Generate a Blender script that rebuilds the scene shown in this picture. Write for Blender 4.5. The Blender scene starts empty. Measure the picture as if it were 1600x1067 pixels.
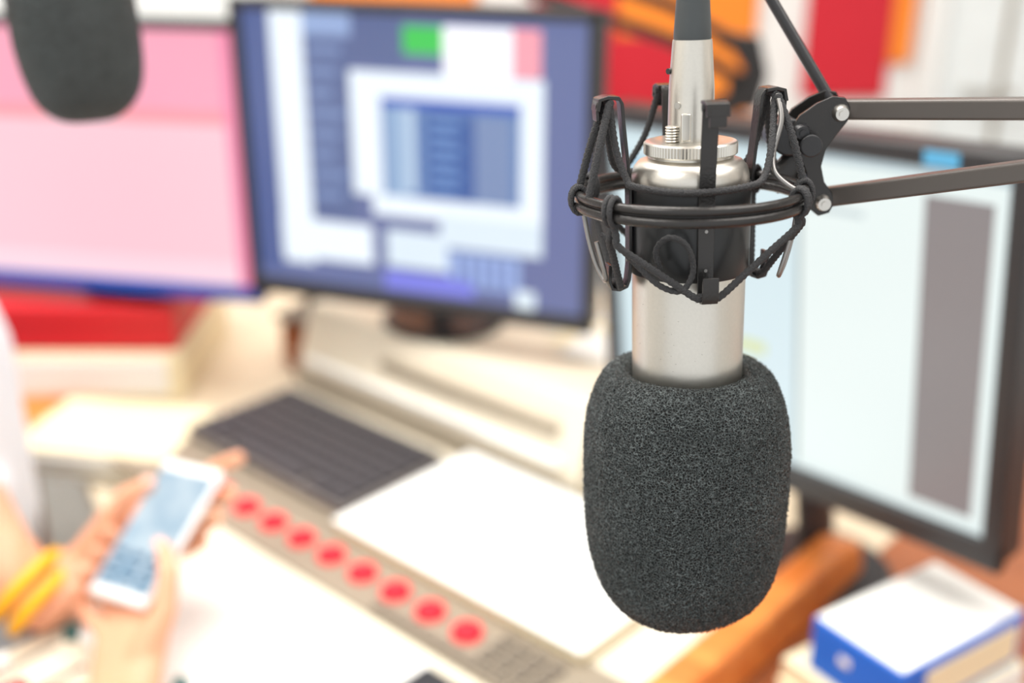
import bpy, bmesh, math, random
from mathutils import Vector, Matrix, noise
random.seed(4)
S = bpy.context.scene
COL = S.collection
R = math.radians

# ---------------------------------------------------------------- materials
def newmat(name):
    m = bpy.data.materials.new(name); m.use_nodes = True
    nt = m.node_tree
    return m, nt, nt.nodes['Principled BSDF']

def mat(name, col, rough=0.5, metal=0.0, nscale=30.0, namt=0.06, bump=0.0, bscale=200.0, sss=0.0, coat=0.0):
    m, nt, b = newmat(name)
    tc = nt.nodes.new('ShaderNodeTexCoord')
    nz = nt.nodes.new('ShaderNodeTexNoise'); nz.inputs['Scale'].default_value = nscale
    nt.links.new(tc.outputs['Object'], nz.inputs['Vector'])
    mx = nt.nodes.new('ShaderNodeMix'); mx.data_type = 'RGBA'
    lo = [max(0, c*(1-namt)) for c in col]; hi = [min(1, c*(1+namt)) for c in col]
    mx.inputs[6].default_value = (*lo, 1); mx.inputs[7].default_value = (*hi, 1)
    nt.links.new(nz.outputs['Fac'], mx.inputs[0])
    nt.links.new(mx.outputs[2], b.inputs['Base Color'])
    b.inputs['Roughness'].default_value = rough
    b.inputs['Metallic'].default_value = metal
    if sss: 
        b.inputs['Subsurface Weight'].default_value = sss
        b.inputs['Subsurface Radius'].default_value = (0.02, 0.008, 0.004)
    if coat: b.inputs['Coat Weight'].default_value = coat
    if bump:
        n2 = nt.nodes.new('ShaderNodeTexNoise'); n2.inputs['Scale'].default_value = bscale
        nt.links.new(tc.outputs['Object'], n2.inputs['Vector'])
        bp = nt.nodes.new('ShaderNodeBump'); bp.inputs['Strength'].default_value = bump
        bp.inputs['Distance'].default_value = 0.001
        nt.links.new(n2.outputs['Fac'], bp.inputs['Height'])
        nt.links.new(bp.outputs['Normal'], b.inputs['Normal'])
    return m

def emat(name, col, strength=1.0):
    m, nt, b = newmat(name)
    b.inputs['Base Color'].default_value = (0.02, 0.02, 0.02, 1)
    b.inputs['Roughness'].default_value = 0.3
    b.inputs['Emission Color'].default_value = (*col, 1)
    b.inputs['Emission Strength'].default_value = strength
    return m

def srgb(r, g, b):
    def f(c):
        c /= 255.0
        return c/12.92 if c <= 0.04045 else ((c+0.055)/1.055)**2.4
    return (f(r), f(g), f(b))

def wood(name, c1, c2, scale=6.0):
    m, nt, b = newmat(name)
    tc = nt.nodes.new('ShaderNodeTexCoord'); mp = nt.nodes.new('ShaderNodeMapping')
    mp.inputs['Scale'].default_value = (1, 9, 9)
    nz = nt.nodes.new('ShaderNodeTexNoise'); nz.inputs['Scale'].default_value = scale; nz.inputs['Detail'].default_value = 6
    cr = nt.nodes.new('ShaderNodeValToRGB')
    cr.color_ramp.elements[0].color = (*c1, 1); cr.color_ramp.elements[0].position = 0.3
    cr.color_ramp.elements[1].color = (*c2, 1); cr.color_ramp.elements[1].position = 0.7
    nt.links.new(tc.outputs['Object'], mp.inputs['Vector']); nt.links.new(mp.outputs[0], nz.inputs['Vector'])
    nt.links.new(nz.outputs['Fac'], cr.inputs[0]); nt.links.new(cr.outputs[0], b.inputs['Base Color'])
    b.inputs['Roughness'].default_value = 0.35
    return m

M = {}
M['wall'] = mat('wall_paint', (0.80, 0.80, 0.78), 0.9, bump=0.2)
M['ceil'] = mat('ceiling_paint', (0.88, 0.88, 0.86), 0.9)
M['floor'] = mat('floor_vinyl', (0.42, 0.40, 0.37), 0.5, nscale=4, namt=0.2)
M['blackmetal'] = mat('black_powder_metal', (0.04, 0.038, 0.037), 0.27, 0.55, bump=0.15, bscale=900)
M['blackpl'] = mat('black_plastic', (0.02, 0.02, 0.022), 0.4, bump=0.1, bscale=500)
M['relief'] = mat('strain_relief_rubber', (0.05, 0.057, 0.06), 0.45)
M['band'] = mat('mic_band_black', (0.018, 0.019, 0.020), 0.33, 0.2)
M['cord'] = mat('elastic_cord', (0.04, 0.04, 0.042), 0.7, bump=1.0, bscale=1800)
M['silver'] = mat('champagne_metal', (0.66, 0.63, 0.57), 0.33, 0.95, nscale=800, namt=0.05, bump=0.05, bscale=2500)
M['nickel'] = mat('nickel', (0.68, 0.65, 0.59), 0.3, 0.9, nscale=50)
M['screw'] = mat('screw_steel', (0.62, 0.60, 0.56), 0.35, 1.0)
M['wire'] = mat('wire_grey', (0.30, 0.29, 0.28), 0.4, 0.9)
M['boom'] = mat('boom_grey_paint', (0.10, 0.088, 0.08), 0.4, 0.3)
M['cream'] = mat('console_cream', srgb(230, 221, 200), 0.45, nscale=5)
M['desk'] = mat('desk_laminate', srgb(220, 205, 178), 0.5, nscale=4)
M['taupe'] = mat('console_taupe', srgb(145, 133, 115), 0.5, nscale=8)
M['taupedk'] = mat('console_taupe_keys', srgb(112, 102, 90), 0.5, nscale=8)
M['white'] = mat('white_paper', (0.84, 0.84, 0.80), 0.7, nscale=3, namt=0.02)
M['whitepl'] = mat('white_plastic', (0.8, 0.8, 0.78), 0.4)
M['key'] = mat('key_dark', srgb(62, 59, 62), 0.6)
M['keybase'] = mat('keyboard_base', srgb(102, 96, 93), 0.5)
m_, nt_, b_ = newmat('red_button'); M['redbtn'] = m_
b_.inputs['Base Color'].default_value = (*srgb(225, 35, 48), 1); b_.inputs['Emission Color'].default_value = (*srgb(240, 30, 50), 1); b_.inputs['Emission Strength'].default_value = 0.35
b_.inputs['Specular IOR Level'].default_value = 0.2
M['redbox'] = mat('red_card', srgb(205, 25, 35), 0.5, nscale=4)
M['orange'] = mat('orange_panel', srgb(240, 135, 35), 0.6, nscale=3)
M['red'] = mat('red_panel', srgb(198, 22, 42), 0.6, nscale=3)
M['wood'] = wood('orange_wood', srgb(205, 110, 45), srgb(232, 145, 72))
M['wooddk'] = wood('brown_wood', srgb(140, 80, 50), srgb(172, 105, 66))
M['blue'] = mat('blue_card', srgb(20, 105, 210), 0.45)
M['creamlab'] = mat('cream_label', srgb(238, 226, 190), 0.6)
M['skin'] = mat('skin', srgb(226, 164, 130), 0.5, nscale=25, namt=0.06, sss=0.1, bump=0.2, bscale=300)
M['nail'] = mat('nail', srgb(240, 186, 168), 0.25)
M['shirt'] = mat('white_shirt', (0.82, 0.84, 0.88), 0.85, nscale=12, namt=0.03, bump=0.5, bscale=60)
M['trouser'] = mat('trousers', (0.04, 0.045, 0.07), 0.9)
M['hair'] = mat('hair', (0.012, 0.009, 0.008), 0.5, nscale=150, namt=0.5, bump=1, bscale=250)
M['yellow'] = mat('yellow_band', srgb(248, 180, 10), 0.4)
M['dkgreen'] = mat('dark_teal_cap', srgb(20, 90, 90), 0.5)
M['eyew'] = mat('eye_white', (0.85, 0.85, 0.85), 0.2)
M['lip'] = mat('lip', srgb(190, 105, 95), 0.5)
M['bluebez'] = mat('blue_bezel', srgb(30, 70, 165), 0.4)
M['door'] = mat('door_white', (0.78, 0.82, 0.82), 0.5)

def foam_mat():
    m, nt, b = newmat('open_cell_foam')
    tc = nt.nodes.new('ShaderNodeTexCoord')
    vo = nt.nodes.new('ShaderNodeTexVoronoi'); vo.feature = 'DISTANCE_TO_EDGE'; vo.inputs['Scale'].default_value = 800
    nz = nt.nodes.new('ShaderNodeTexNoise'); nz.inputs['Scale'].default_value = 1300; nz.inputs['Detail'].default_value = 3
    nt.links.new(tc.outputs['Object'], vo.inputs['Vector']); nt.links.new(tc.outputs['Object'], nz.inputs['Vector'])
    cr = nt.nodes.new('ShaderNodeValToRGB')
    e = cr.color_ramp.elements
    e[0].position = 0.0; e[0].color = (0.105, 0.122, 0.122, 1)
    e[1].position = 0.24; e[1].color = (0.006, 0.0075, 0.0075, 1)
    nt.links.new(vo.outputs['Distance'], cr.inputs[0])
    cr2 = nt.nodes.new('ShaderNodeValToRGB')
    cr2.color_ramp.elements[0].position = 0.40; cr2.color_ramp.elements[0].color = (0.3, 0.3, 0.3, 1)
    cr2.color_ramp.elements[1].position = 0.66; cr2.color_ramp.elements[1].color = (1.6, 1.6, 1.6, 1)
    nt.links.new(nz.outputs['Fac'], cr2.inputs[0])
    mx = nt.nodes.new('ShaderNodeMix'); mx.data_type = 'RGBA'; mx.blend_type = 'MULTIPLY'; mx.inputs[0].default_value = 1
    nt.links.new(cr.outputs[0], mx.inputs[6]); nt.links.new(cr2.outputs[0], mx.inputs[7])
    nt.links.new(mx.outputs[2], b.inputs['Base Color'])
    b.inputs['Roughness'].default_value = 0.6
    b.inputs['Specular IOR Level'].default_value = 0.35
    iv = nt.nodes.new('ShaderNodeMath'); iv.operation = 'MULTIPLY'; iv.inputs[1].default_value = -1
    nt.links.new(vo.outputs['Distance'], iv.inputs[0])
    bp = nt.nodes.new('ShaderNodeBump'); bp.inputs['Strength'].default_value = 0.9; bp.inputs['Distance'].default_value = 0.0014
    nt.links.new(iv.outputs[0], bp.inputs['Height']); nt.links.new(bp.outputs[0], b.inputs['Normal'])
    return m
M['foam'] = foam_mat()
M['strut'] = mat('foam_strut', (0.055, 0.065, 0.065), 0.5, nscale=400, namt=0.6)

# ---------------------------------------------------------------- geometry helpers
def empty(name, loc=(0, 0, 0), rot=(0, 0, 0), parent=None):
    o = bpy.data.objects.new(name, None); COL.objects.link(o)
    o.location = loc; o.rotation_euler = rot; o.empty_display_size = 0.05
    if parent: o.parent = parent
    return o

def finish(name, bm, m, parent=None, smooth=True, loc=(0, 0, 0), rot=(0, 0, 0), bevel=0, ang=40):
    bmesh.ops.recalc_face_normals(bm, faces=bm.faces[:])
    me = bpy.data.meshes.new(name); bm.to_mesh(me); bm.free()
    mats = m if isinstance(m, (list, tuple)) else [m]
    for x in mats: me.materials.append(x)
    o = bpy.data.objects.new(name, me); COL.objects.link(o)
    o.location = loc; o.rotation_euler = rot
    if parent: o.parent = parent
    if smooth:
        try: me.shade_smooth()
        except Exception: me.polygons.foreach_set('use_smooth', [True]*len(me.polygons))
        try: me.set_sharp_from_angle(angle=R(ang))
        except Exception: pass
    if bevel:
        b = o.modifiers.new('b', 'BEVEL'); b.width = bevel; b.segments = 3; b.limit_method = 'ANGLE'
    return o

def addbox(bm, c, s, mi=0, mtx=None):
    r = bmesh.ops.create_cube(bm, size=1.0)
    for v in r['verts']:
        v.co = Vector((v.co.x*s[0]+c[0], v.co.y*s[1]+c[1], v.co.z*s[2]+c[2]))
        if mtx: v.co = mtx @ v.co
    fs = set(f for v in r['verts'] for f in v.link_faces)
    for f in fs: f.material_index = mi
    return r['verts']

def box(name, c, s, m, parent=None, rot=(0, 0, 0), bevel=0.0):
    bm = bmesh.new(); addbox(bm, (0, 0, 0), s)
    return finish(name, bm, m, parent, smooth=bool(bevel), loc=c, rot=rot, bevel=bevel)

def prism(name, pts, z0, z1, m, parent=None, bevel=0):
    bm = bmesh.new()
    lo = [bm.verts.new((x, y, z0)) for x, y in pts]; hi = [bm.verts.new((x, y, z1)) for x, y in pts]
    bm.faces.new(lo); bm.faces.new(hi); n = len(pts)
    for i in range(n): bm.faces.new((lo[i], lo[(i+1) % n], hi[(i+1) % n], hi[i]))
    return finish(name, bm, m, parent, smooth=bool(bevel), bevel=bevel)

def addlathe(bm, prof, seg=64, mi=0, off=(0, 0, 0)):
    rings = []
    for r, z in prof:
        if r < 1e-6: rings.append([bm.verts.new((off[0], off[1], z+off[2]))])
        else: rings.append([bm.verts.new((r*math.cos(2*math.pi*i/seg)+off[0], r*math.sin(2*math.pi*i/seg)+off[1], z+off[2])) for i in range(seg)])
    for a, b in zip(rings, rings[1:]):
        for i in range(seg):
            j = (i+1) % seg
            if len(a) == 1 and len(b) == 1: continue
            if len(a) == 1: f = bm.faces.new((a[0], b[i], b[j]))
            elif len(b) == 1: f = bm.faces.new((a[i], b[0], a[j]))
            else: f = bm.faces.new((a[i], b[i], b[j], a[j]))
            f.material_index = mi

def lathe(name, prof, m, parent=None, seg=64, ang=35, **k):
    bm = bmesh.new(); addlathe(bm, prof, seg)
    return finish(name, bm, m, parent, ang=ang, **k)

def catmull(pts, n=8, closed=False):
    P = [Vector(p) for p in pts]; out = []
    N = len(P)
    rng = range(N if closed else N-1)
    for i in rng:
        if closed: p0, p1, p2, p3 = P[(i-1) % N], P[i], P[(i+1) % N], P[(i+2) % N]
        else: p0, p1, p2, p3 = P[max(i-1, 0)], P[i], P[i+1], P[min(i+2, N-1)]
        for k in range(n):
            t = k/n
            out.append(0.5*((2*p1)+(-p0+p2)*t+(2*p0-5*p1+4*p2-p3)*t*t+(-p0+3*p1-3*p2+p3)*t**3))
    if not closed: out.append(P[-1].copy())
    return out

def addtube(bm, pts, r, seg=12, closed=False, mi=0, sx=1.0, sy=1.0, up=None):
    P = [Vector(p) for p in pts]; n = len(P)
    rr = r if isinstance(r, (list, tuple)) else [r]*n
    rings = []; nrm = None
    for i in range(n):
        if closed: t = P[(i+1) % n]-P[(i-1) % n]
        else: t = P[min(i+1, n-1)]-P[max(i-1, 0)]
        t.normalize()
        if nrm is None:
            u0 = Vector(up) if up else (Vector((0, 0, 1)) if abs(t.z) < 0.9 else Vector((1, 0, 0)))
            nrm = (u0-t*u0.dot(t)).normalized()
        else:
            nrm = (nrm-t*nrm.dot(t)).normalized()
        bn = t.cross(nrm)
        rings.append([bm.verts.new(P[i]+nrm*math.cos(2*math.pi*k/seg)*rr[i]*sx+bn*math.sin(2*math.pi*k/seg)*rr[i]*sy) for k in range(seg)])
    m = n if closed else n-1
    for i in range(m):
        a, b = rings[i], rings[(i+1) % n]
        for k in range(seg):
            f = bm.faces.new((a[k], a[(k+1) % seg], b[(k+1) % seg], b[k])); f.material_index = mi
    if not closed:
        bm.faces.new(rings[0]).material_index = mi; bm.faces.new(rings[-1]).material_index = mi

def tube(name, pts, r, m, parent=None, seg=12, closed=False, **k):
    bm = bmesh.new(); addtube(bm, pts, r, seg, closed, **k)
    return finish(name, bm, m, parent, ang=50)

def cyl(name, p0, p1, r, m, parent=None, seg=32, bevel=0):
    bm = bmesh.new(); addtube(bm, [p0, p1], r, seg)
    return finish(name, bm, m, parent, ang=40, bevel=bevel)

def hullspheres(bm, sph):
    b2 = bmesh.new()
    for p, r in sph:
        bmesh.ops.create_icosphere(b2, subdivisions=2, radius=r, matrix=Matrix.Translation(p))
    res = bmesh.ops.convex_hull(b2, input=b2.verts[:])
    geo = [v for v in res['geom_interior'] if isinstance(v, bmesh.types.BMVert)] + [v for v in res['geom_unused'] if isinstance(v, bmesh.types.BMVert)]
    if geo: bmesh.ops.delete(b2, geom=list(set(geo)), context='VERTS')
    me = bpy.data.meshes.new('tmp'); b2.to_mesh(me); b2.free()
    bm.from_mesh(me); bpy.data.meshes.remove(me)

def chain(bm, pts):
    for a, b in zip(pts, pts[1:]): hullspheres(bm, [a, b])

def organic(name, bm, m, parent, voxel=0.003, smooth=6):
    o = finish(name, bm, m, parent, smooth=True, ang=180)
    rm = o.modifiers.new('rm', 'REMESH'); rm.mode = 'VOXEL'; rm.voxel_size = voxel; rm.use_smooth_shade = True
    sm = o.modifiers.new('sm', 'SMOOTH'); sm.factor = 0.5; sm.iterations = smooth
    return o

# ---------------------------------------------------------------- camera
cam = bpy.data.cameras.new('camera'); co = bpy.data.objects.new('camera', cam); COL.objects.link(co)
co.location = (0, 0, 1.45); co.rotation_euler = (R(68), 0, 0)
cam.lens = 40; cam.sensor_width = 36; cam.clip_start = 0.01
cam.dof.use_dof = True; cam.dof.focus_distance = 0.465; cam.dof.aperture_fstop = 3.2
S.camera = co

# ---------------------------------------------------------------- room
box('floor', (0, 0.8, -0.05), (5.2, 4.6, 0.1), M['floor'])
box('ceiling', (0, 0.8, 2.75), (5.2, 4.6, 0.1), M['ceil'])
box('wall_back', (0, 2.75, 1.35), (5.2, 0.1, 2.7), M['wall'])
box('wall_left', (-2.55, 0.8, 1.35), (0.1, 4.4, 2.7), M['wall'])
box('wall_right', (2.55, 0.8, 1.35), (0.1, 4.4, 2.7), M['wall'])
box('baseboard_back', (0, 2.685, 0.05), (5.0, 0.02, 0.1), M['whitepl'])
wp = empty('wall_panel_set', (0, 2.69, 0))
def panel(x0, x1, z0, z1, m, k=[0]):
    k[0] += 1
    box('panel_%d' % k[0], ((x0+x1)/2, 0, (z0+z1)/2), (x1-x0, 0.018, z1-z0), m, wp, bevel=0.004)
panel(-1.9, -0.55, 0.5, 2.2, M['door'])
panel(-0.46, -0.08, 1.0, 2.2, M['orange'])
panel(0.05, 0.24, 0.6, 2.2, M['red']); panel(0.24, 0.40, 1.12, 2.2, M['orange']); panel(0.24, 0.40, 0.6, 1.12, M['red']); panel(0.40, 0.56, 0.6, 2.2, M['orange'])
panel(0.675, 0.87, 0.98, 2.2, M['red']); panel(0.87, 0.92, 1.06, 2.2, M['orange'])
dr = empty('door_1', (1.35, 2.69, 0))
box('leaf', (0, -0.005, 1.02), (0.72, 0.03, 2.02), M['door'], dr, bevel=0.004)
for i, x in enumerate((-0.39, 0.39)): box('frame_%d' % i, (x, -0.01, 1.03), (0.05, 0.05, 2.06), M['whitepl'], dr)
box('frame_top', (0, -0.01, 2.08), (0.83, 0.05, 0.05), M['whitepl'], dr)
box('groove', (-0.22, -0.022, 1.1), (0.012, 0.01, 1.7), M['taupe'], dr)
cyl('handle', (-0.3, -0.07, 1.0), (-0.2, -0.07, 1.0), 0.01, M['screw'], dr)
cyl('spindle', (-0.3, -0.07, 1.0), (-0.3, -0.01, 1.0), 0.01, M['screw'], dr)

# ---------------------------------------------------------------- desk (a/b frame turned -42 deg)
AB = (0, 0, R(-42))
desk = empty('studio_desk', (0, 0, 0), AB)
dp = [(-2.15, 0.62), (-1.30, 0.60), (-1.07, 0.52), (-0.965, 0.44), (-0.94, 0.25), (-0.43, 0.25), (-0.43, 1.55), (-1.7, 1.55), (-2.15, 1.0)]
prism('top_laminate', dp, 0.715, 0.75, M['desk'], desk, bevel=0.003)
prism('top_wood_wing', [(-0.43, 0.25), (0.35, 0.25), (0.35, 1.55), (-0.43, 1.55)], 0.715, 0.75, M['wooddk'], desk, bevel=0.003)
prism('wood_inlay', [(-1.62, 0.602), (-1.31, 0.602), (-1.235, 0.585), (-1.235, 0.70), (-1.62, 0.70)], 0.7495, 0.752, M['wood'], desk)
for i, (x, y) in enumerate([(-2.0, 0.8), (-0.88, 0.32), (0.28, 0.32), (0.28, 1.45), (-1.6, 1.42)]):
    box('leg_%d' % i, (x, y, 0.3575), (0.05, 0.05, 0.715), M['wooddk'], desk)

console = empty('broadcast_mixing_console', (0, 0, 0), AB)
cp = [(-1.22, 0.66), (-1.05, 0.545), (-0.95, 0.45), (-0.925, 0.27), (-0.456, 0.27), (-0.456, 0.895), (-1.22, 0.895)]
prism('body', cp, 0.751, 0.788, M['cream'], console, bevel=0.004)
box('channel_strip', (-0.835, 0.637, 0.790), (0.75, 0.085, 0.004), M['taupe'], console, bevel=0.001)
box('key_panel', (-1.03, 0.772, 0.790), (0.335, 0.195, 0.004), M['taupe'], console, bevel=0.001)
bm = bmesh.new()
for i in range(9):
    a = -1.024+i*0.0495
    addlathe(bm, [(0, 0.008), (0.012, 0.008), (0.0145, 0.006), (0.0155, 0)], 24, 0, (a, 0.634, 0.792))
finish('red_buttons', bm, M['redbtn'], console)
bm = bmesh.new()
for i in range(14):
    addbox(bm, (-0.72+i*0.018, 0.604, 0.794), (0.011, 0.008, 0.004))
for i in range(4):
    for j in range(3): addbox(bm, (-0.59+i*0.02, 0.62+j*0.016, 0.794), (0.013, 0.010, 0.004))
finish('small_keys', bm, M['taupedk'], console, smooth=False)
box('touch_pad', (-0.578, 0.540, 0.792), (0.085, 0.07, 0.008), M['blackpl'], console, bevel=0.003)
bm = bmesh.new()
cols = [M['whitepl'], M['redbtn'], M['yellow'], M['dkgreen'], M['blackpl'], M['orange']]
for i in range(9):
    a = -0.905+i*0.048
    addbox(bm, (a, 0.325, 0.789), (0.004, 0.09, 0.002), 4)
    addbox(bm, (a, 0.30+0.05*random.random(), 0.797), (0.016, 0.024, 0.014), [0, 1, 0, 5, 2, 3][i % 6])
    for j in range(2): addlathe(bm, [(0, .012), (.006, .012), (.008, 0)], 16, [3, 0, 1, 0][(i+j) % 4], (a, 0.385+j*0.025, 0.789))
finish('faders', bm, cols, console, bevel=0)
bm = bmesh.new()
prof = [(0.20, 0.751), (0.20, 0.775), (0.23, 0.80), (0.99, 0.812), (1.02, 0.80), (1.03, 0.775), (1.03, 0.751)]
A0, A1 = -0.454, -0.418
lo = [bm.verts.new((A0, y, z)) for y, z in prof]; hi = [bm.verts.new((A1, y, z)) for y, z in prof]
bm.faces.new(lo); bm.faces.new(hi)
for i in range(len(prof)): bm.faces.new((lo[i], lo[(i+1) % 7], hi[(i+1) % 7], hi[i]))
finish('end_cheek', bm, M['wood'], console, bevel=0.006)
rp = empty('monitor_riser', (0, 0, 0), AB)
bm = bmesh.new()
sec = [(0.897, 0.751), (0.905, 0.83), (0.93, 0.90), (1.25, 0.90), (1.25, 0.751)]
lo = [bm.verts.new((-1.22, y, z)) for y, z in sec]; hi = [bm.verts.new((-0.71, y, z)) for y, z in sec]
bm.faces.new(lo); bm.faces.new(hi)
for i in range(5): bm.faces.new((lo[i], lo[(i+1) % 5], hi[(i+1) % 5], hi[i]))
finish('shell', bm, M['cream'], rp, bevel=0.003)
box('front_rail', (-0.965, 0.894, 0.80), (0.50, 0.006, 0.014), M['taupe'], rp)
box('front_strip', (-0.965, 0.900, 0.83), (0.46, 0.012, 0.006), M['white'], rp)
box('front_slot', (-0.90, 0.912, 0.862), (0.30, 0.012, 0.010), M['taupe'], rp)

def abv(a, b, z): return Matrix.Rotation(R(-42), 3, 'Z') @ Vector((a, b, z))
kb = empty('keyboard', abv(-1.03, 0.774, 0.7925), (0, 0, R(-42)))
box('case', (0, 0, 0.006), (0.305, 0.165, 0.011), M['keybase'], kb, bevel=0.003)
bm = bmesh.new()
for r in range(7):
    y = 0.068-r*0.0225
    if r == 6: xs = [(-0.13, .03), (-0.095, .03), (0.0, .13), (0.095, .03), (0.13, .03)]
    else: xs = [(-0.136+i*0.0195, 0.0165) for i in range(15)]
    for x, w in xs: addbox(bm, (x, y, 0.0145), (w, 0.0185, 0.006))
finish('keys', bm, M['key'], kb, smooth=False)

nb = empty('white_notebook', abv(-0.692, 0.777, 0.7925), (0, 0, R(-42)))
box('pages', (0, 0, 0.006), (0.345, 0.214, 0.012), M['creamlab'], nb, bevel=0.003)
box('cover', (0, 0, 0.013), (0.348, 0.217, 0.0015), M['white'], nb, bevel=0.0006)
sh = empty('paper_sheet', abv(-0.765, 0.485, 0.7885), (0, 0, R(-40)))
for i in range(4): box('sheet_%d' % i, (0.002*i, -0.001*i, 0.0006+i*0.001), (0.30, 0.175, 0.0007), M['white'], sh, rot=(0, 0, R(1.2*i-2)))
ns = empty('paper_notes', abv(-0.84, 1.10, 0.901), (0, 0, R(-50)))
for i in range(3): box('note_%d' % i, (0.03*i, -0.01*i, 0.0006+i*0.001), (0.13, 0.09, 0.0007), [M['white'], M['creamlab'], M['white']][i], ns, rot=(0, 0, R(14*i-10)))

# ---------------------------------------------------------------- monitors
def monitor(name, loc, yaw, tilt, W, H, bezm, rects, basez, bg, bw=0.017, bottom=None, roll=0.0):
    root = empty(name, loc, (0, 0, yaw))
    pn = empty('panel', (0, 0, 0), (-tilt, roll, 0), root)
    box('housing', (0, 0.022, H/2), (W-0.004, 0.036, H-0.004), M['blackpl'], pn, bevel=0.006)
    bb = bw*1.5
    box('bezel_top', (0, 0, H-bw/2), (W, 0.014, bw), bezm, pn, bevel=0.003)
    box('bezel_bottom', (0, 0, bb/2), (W, 0.014, bb), bottom or bezm, pn, bevel=0.003)
    for s in (-1, 1): box('bezel_side_%d' % (s+1), (s*(W/2-bw/2), 0, H/2), (bw, 0.014, H), bezm, pn, bevel=0.003)
    sw, shh = W-2*bw, H-bw-bb
    bm = bmesh.new(); mats = []
    def q(x0, y0, x1, y1, col, st, lay):
        nm = name+'_px_%d_%d_%d' % tuple(int(c) for c in col)
        mt = bpy.data.materials.get(nm) or emat(nm, srgb(*col), st)
        if mt not in mats: mats.append(mt)
        X = lambda u: -sw/2+u*sw
        Z = lambda v: H-bw-v*shh
        yy = 0.001-lay*0.00012
        vs = [bm.verts.new((X(x0), yy, Z(y1))), bm.verts.new((X(x1), yy, Z(y1))), bm.verts.new((X(x1), yy, Z(y0))), bm.verts.new((X(x0), yy, Z(y0)))]
        f = bm.faces.new(vs); f.material_index = mats.index(mt)
    q(0, 0, 1, 1, bg, 1.0, 0)
    for i, rc in enumerate(rects): q(*rc[:4], rc[4], rc[5] if len(rc) > 5 else 1.0, i+1)
    me = bpy.data.meshes.new('display'); bm.to_mesh(me); bm.free()
    for x in mats: me.materials.append(x)
    o = bpy.data.objects.new('display', me); COL.objects.link(o); o.parent = pn
    zb = basez-loc[2]
    pz = Vector((0, 0.04*math.cos(tilt)+H*0.4*math.sin(tilt), H*0.4))
    cyb = pz.y+0.04
    tube('neck', [(0, cyb, zb+0.01), (0, cyb+0.005, zb+0.05), (0, pz.y, pz.z)], 0.022, M['blackpl'], root, seg=16, sx=0.6, sy=1.3)
    lathe('base', [(0, 0), (0.080, 0), (0.083, 0.004), (0.076, 0.010), (0.03, 0.014), (0, 0.014)], M['blackpl'], root, seg=48, loc=(0, cyb+0.01, zb))
    return root, pn

def U(x0, y0, x1, y1, col, st=1.0, ox=385, oy=25, w=520, h=432):
    return ((x0-ox)/w, (y0-oy)/h, (x1-ox)/w, (y1-oy)/h, col, st)
wht = (236, 246, 255); nav = (84, 102, 150); sl = (98, 110, 160)
rc = [U(385, 25, 430, 440, (72, 92, 150)), U(430, 25, 483, 425, wht, 1.1), U(483, 60, 560, 345, nav),
      U(560, 25, 640, 100, nav), U(483, 25, 560, 60, (150, 175, 220)), U(640, 40, 700, 80, (50, 205, 80)), U(700, 38, 800, 108, (250, 250, 255), 1.15), U(800, 38, 840, 106, (255, 165, 180)),
      U(555, 108, 845, 300, wht, 1.1), U(585, 290, 845, 330, wht, 1.1), U(690, 320, 845, 372, (225, 240, 252)),
      U(603, 145, 812, 298, (95, 130, 185)), U(603, 145, 812, 158, (40, 80, 190)), U(612, 160, 640, 298, (150, 180, 215)), U(640, 160, 655, 290, (190, 212, 235)),
      U(672, 165, 745, 296, (45, 88, 160)), U(745, 165, 800, 296, (120, 142, 185)),
      U(430, 350, 582, 415, wht, 1.1), U(605, 352, 702, 412, (225, 240, 252)), U(702, 378, 812, 432, (160, 185, 235)),
      U(600, 420, 742, 450, (125, 130, 235)), U(805, 428, 836, 456, (230, 245, 255))]
for i in range(8): rc.append(U(492, 75+i*32, 545-8*(i % 3), 87+i*32, (125, 148, 195)))
for i in range(6): rc.append(U(680, 175+i*20, 725-6*(i % 2), 182+i*20, (120, 160, 215)))
for i in range(5): rc.append(U(715+i*19, 382, 724+i*19, 428, (110, 130, 190)))
m1, p1 = monitor('computer_monitor', (-0.124, 1.35, 0.947), R(-20.5), R(0.5), 0.471, 0.375, M['blackpl'], rc, 0.901, sl, bw=0.014)
UL = lambda x0, y0, x1, y1, c, st=1.0: U(x0, y0, x1, y1, c, st, ox=-30, oy=25, w=410, h=415)
rl = [UL(-30, 25, 380, 150, (255, 168, 192)), UL(-30, 150, 380, 172, (255, 158, 168)), UL(-30, 172, 380, 400, (255, 204, 216)), UL(-30, 400, 380, 440, (255, 218, 230)), UL(360, 25, 380, 440, (250, 140, 178))]
m2, p2 = monitor('computer_monitor', (-0.568, 1.515, 0.915), R(-12), R(0.5), 0.471, 0.375, M['blackpl'], rl, 0.898, (255, 205, 215), bottom=M['bluebez'], bw=0.014)
wb = (226, 240, 240)
rr_ = [(0.0, 0.0, 0.54, 1.0, (212, 232, 238)), (0.54, 0.03, 0.552, 0.98, (165, 180, 180)), (0.552, 0.03, 0.985, 0.975, (232, 244, 242)),
       (0.83, 0.075, 0.968, 0.955, (134, 128, 129)), (0.05, 0.1, 0.40, 0.14, (150, 190, 215)), (0.15, 0.62, 0.46, 0.66, (215, 225, 170)), (0.57, 0.15, 0.70, 0.17, (200, 214, 216)), (0.0, 0.0, 1.0, 0.025, (180, 198, 205))]
cR = Vector((0.2688, 1.0095, 0.888))
m3, p3 = monitor('computer_monitor', cR, R(-50), R(-3.5), 0.470, 0.362, M['blackpl'], rr_, 0.7505, wb, bw=0.018, roll=R(-3))
box('glow_patch', (0.16, -0.0078, 0.353), (0.03, 0.001, 0.012), emat('teal_glow_patch', srgb(90, 190, 235), 0.9), p3)  # small teal patch on the bezel, glow put into its material

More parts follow.
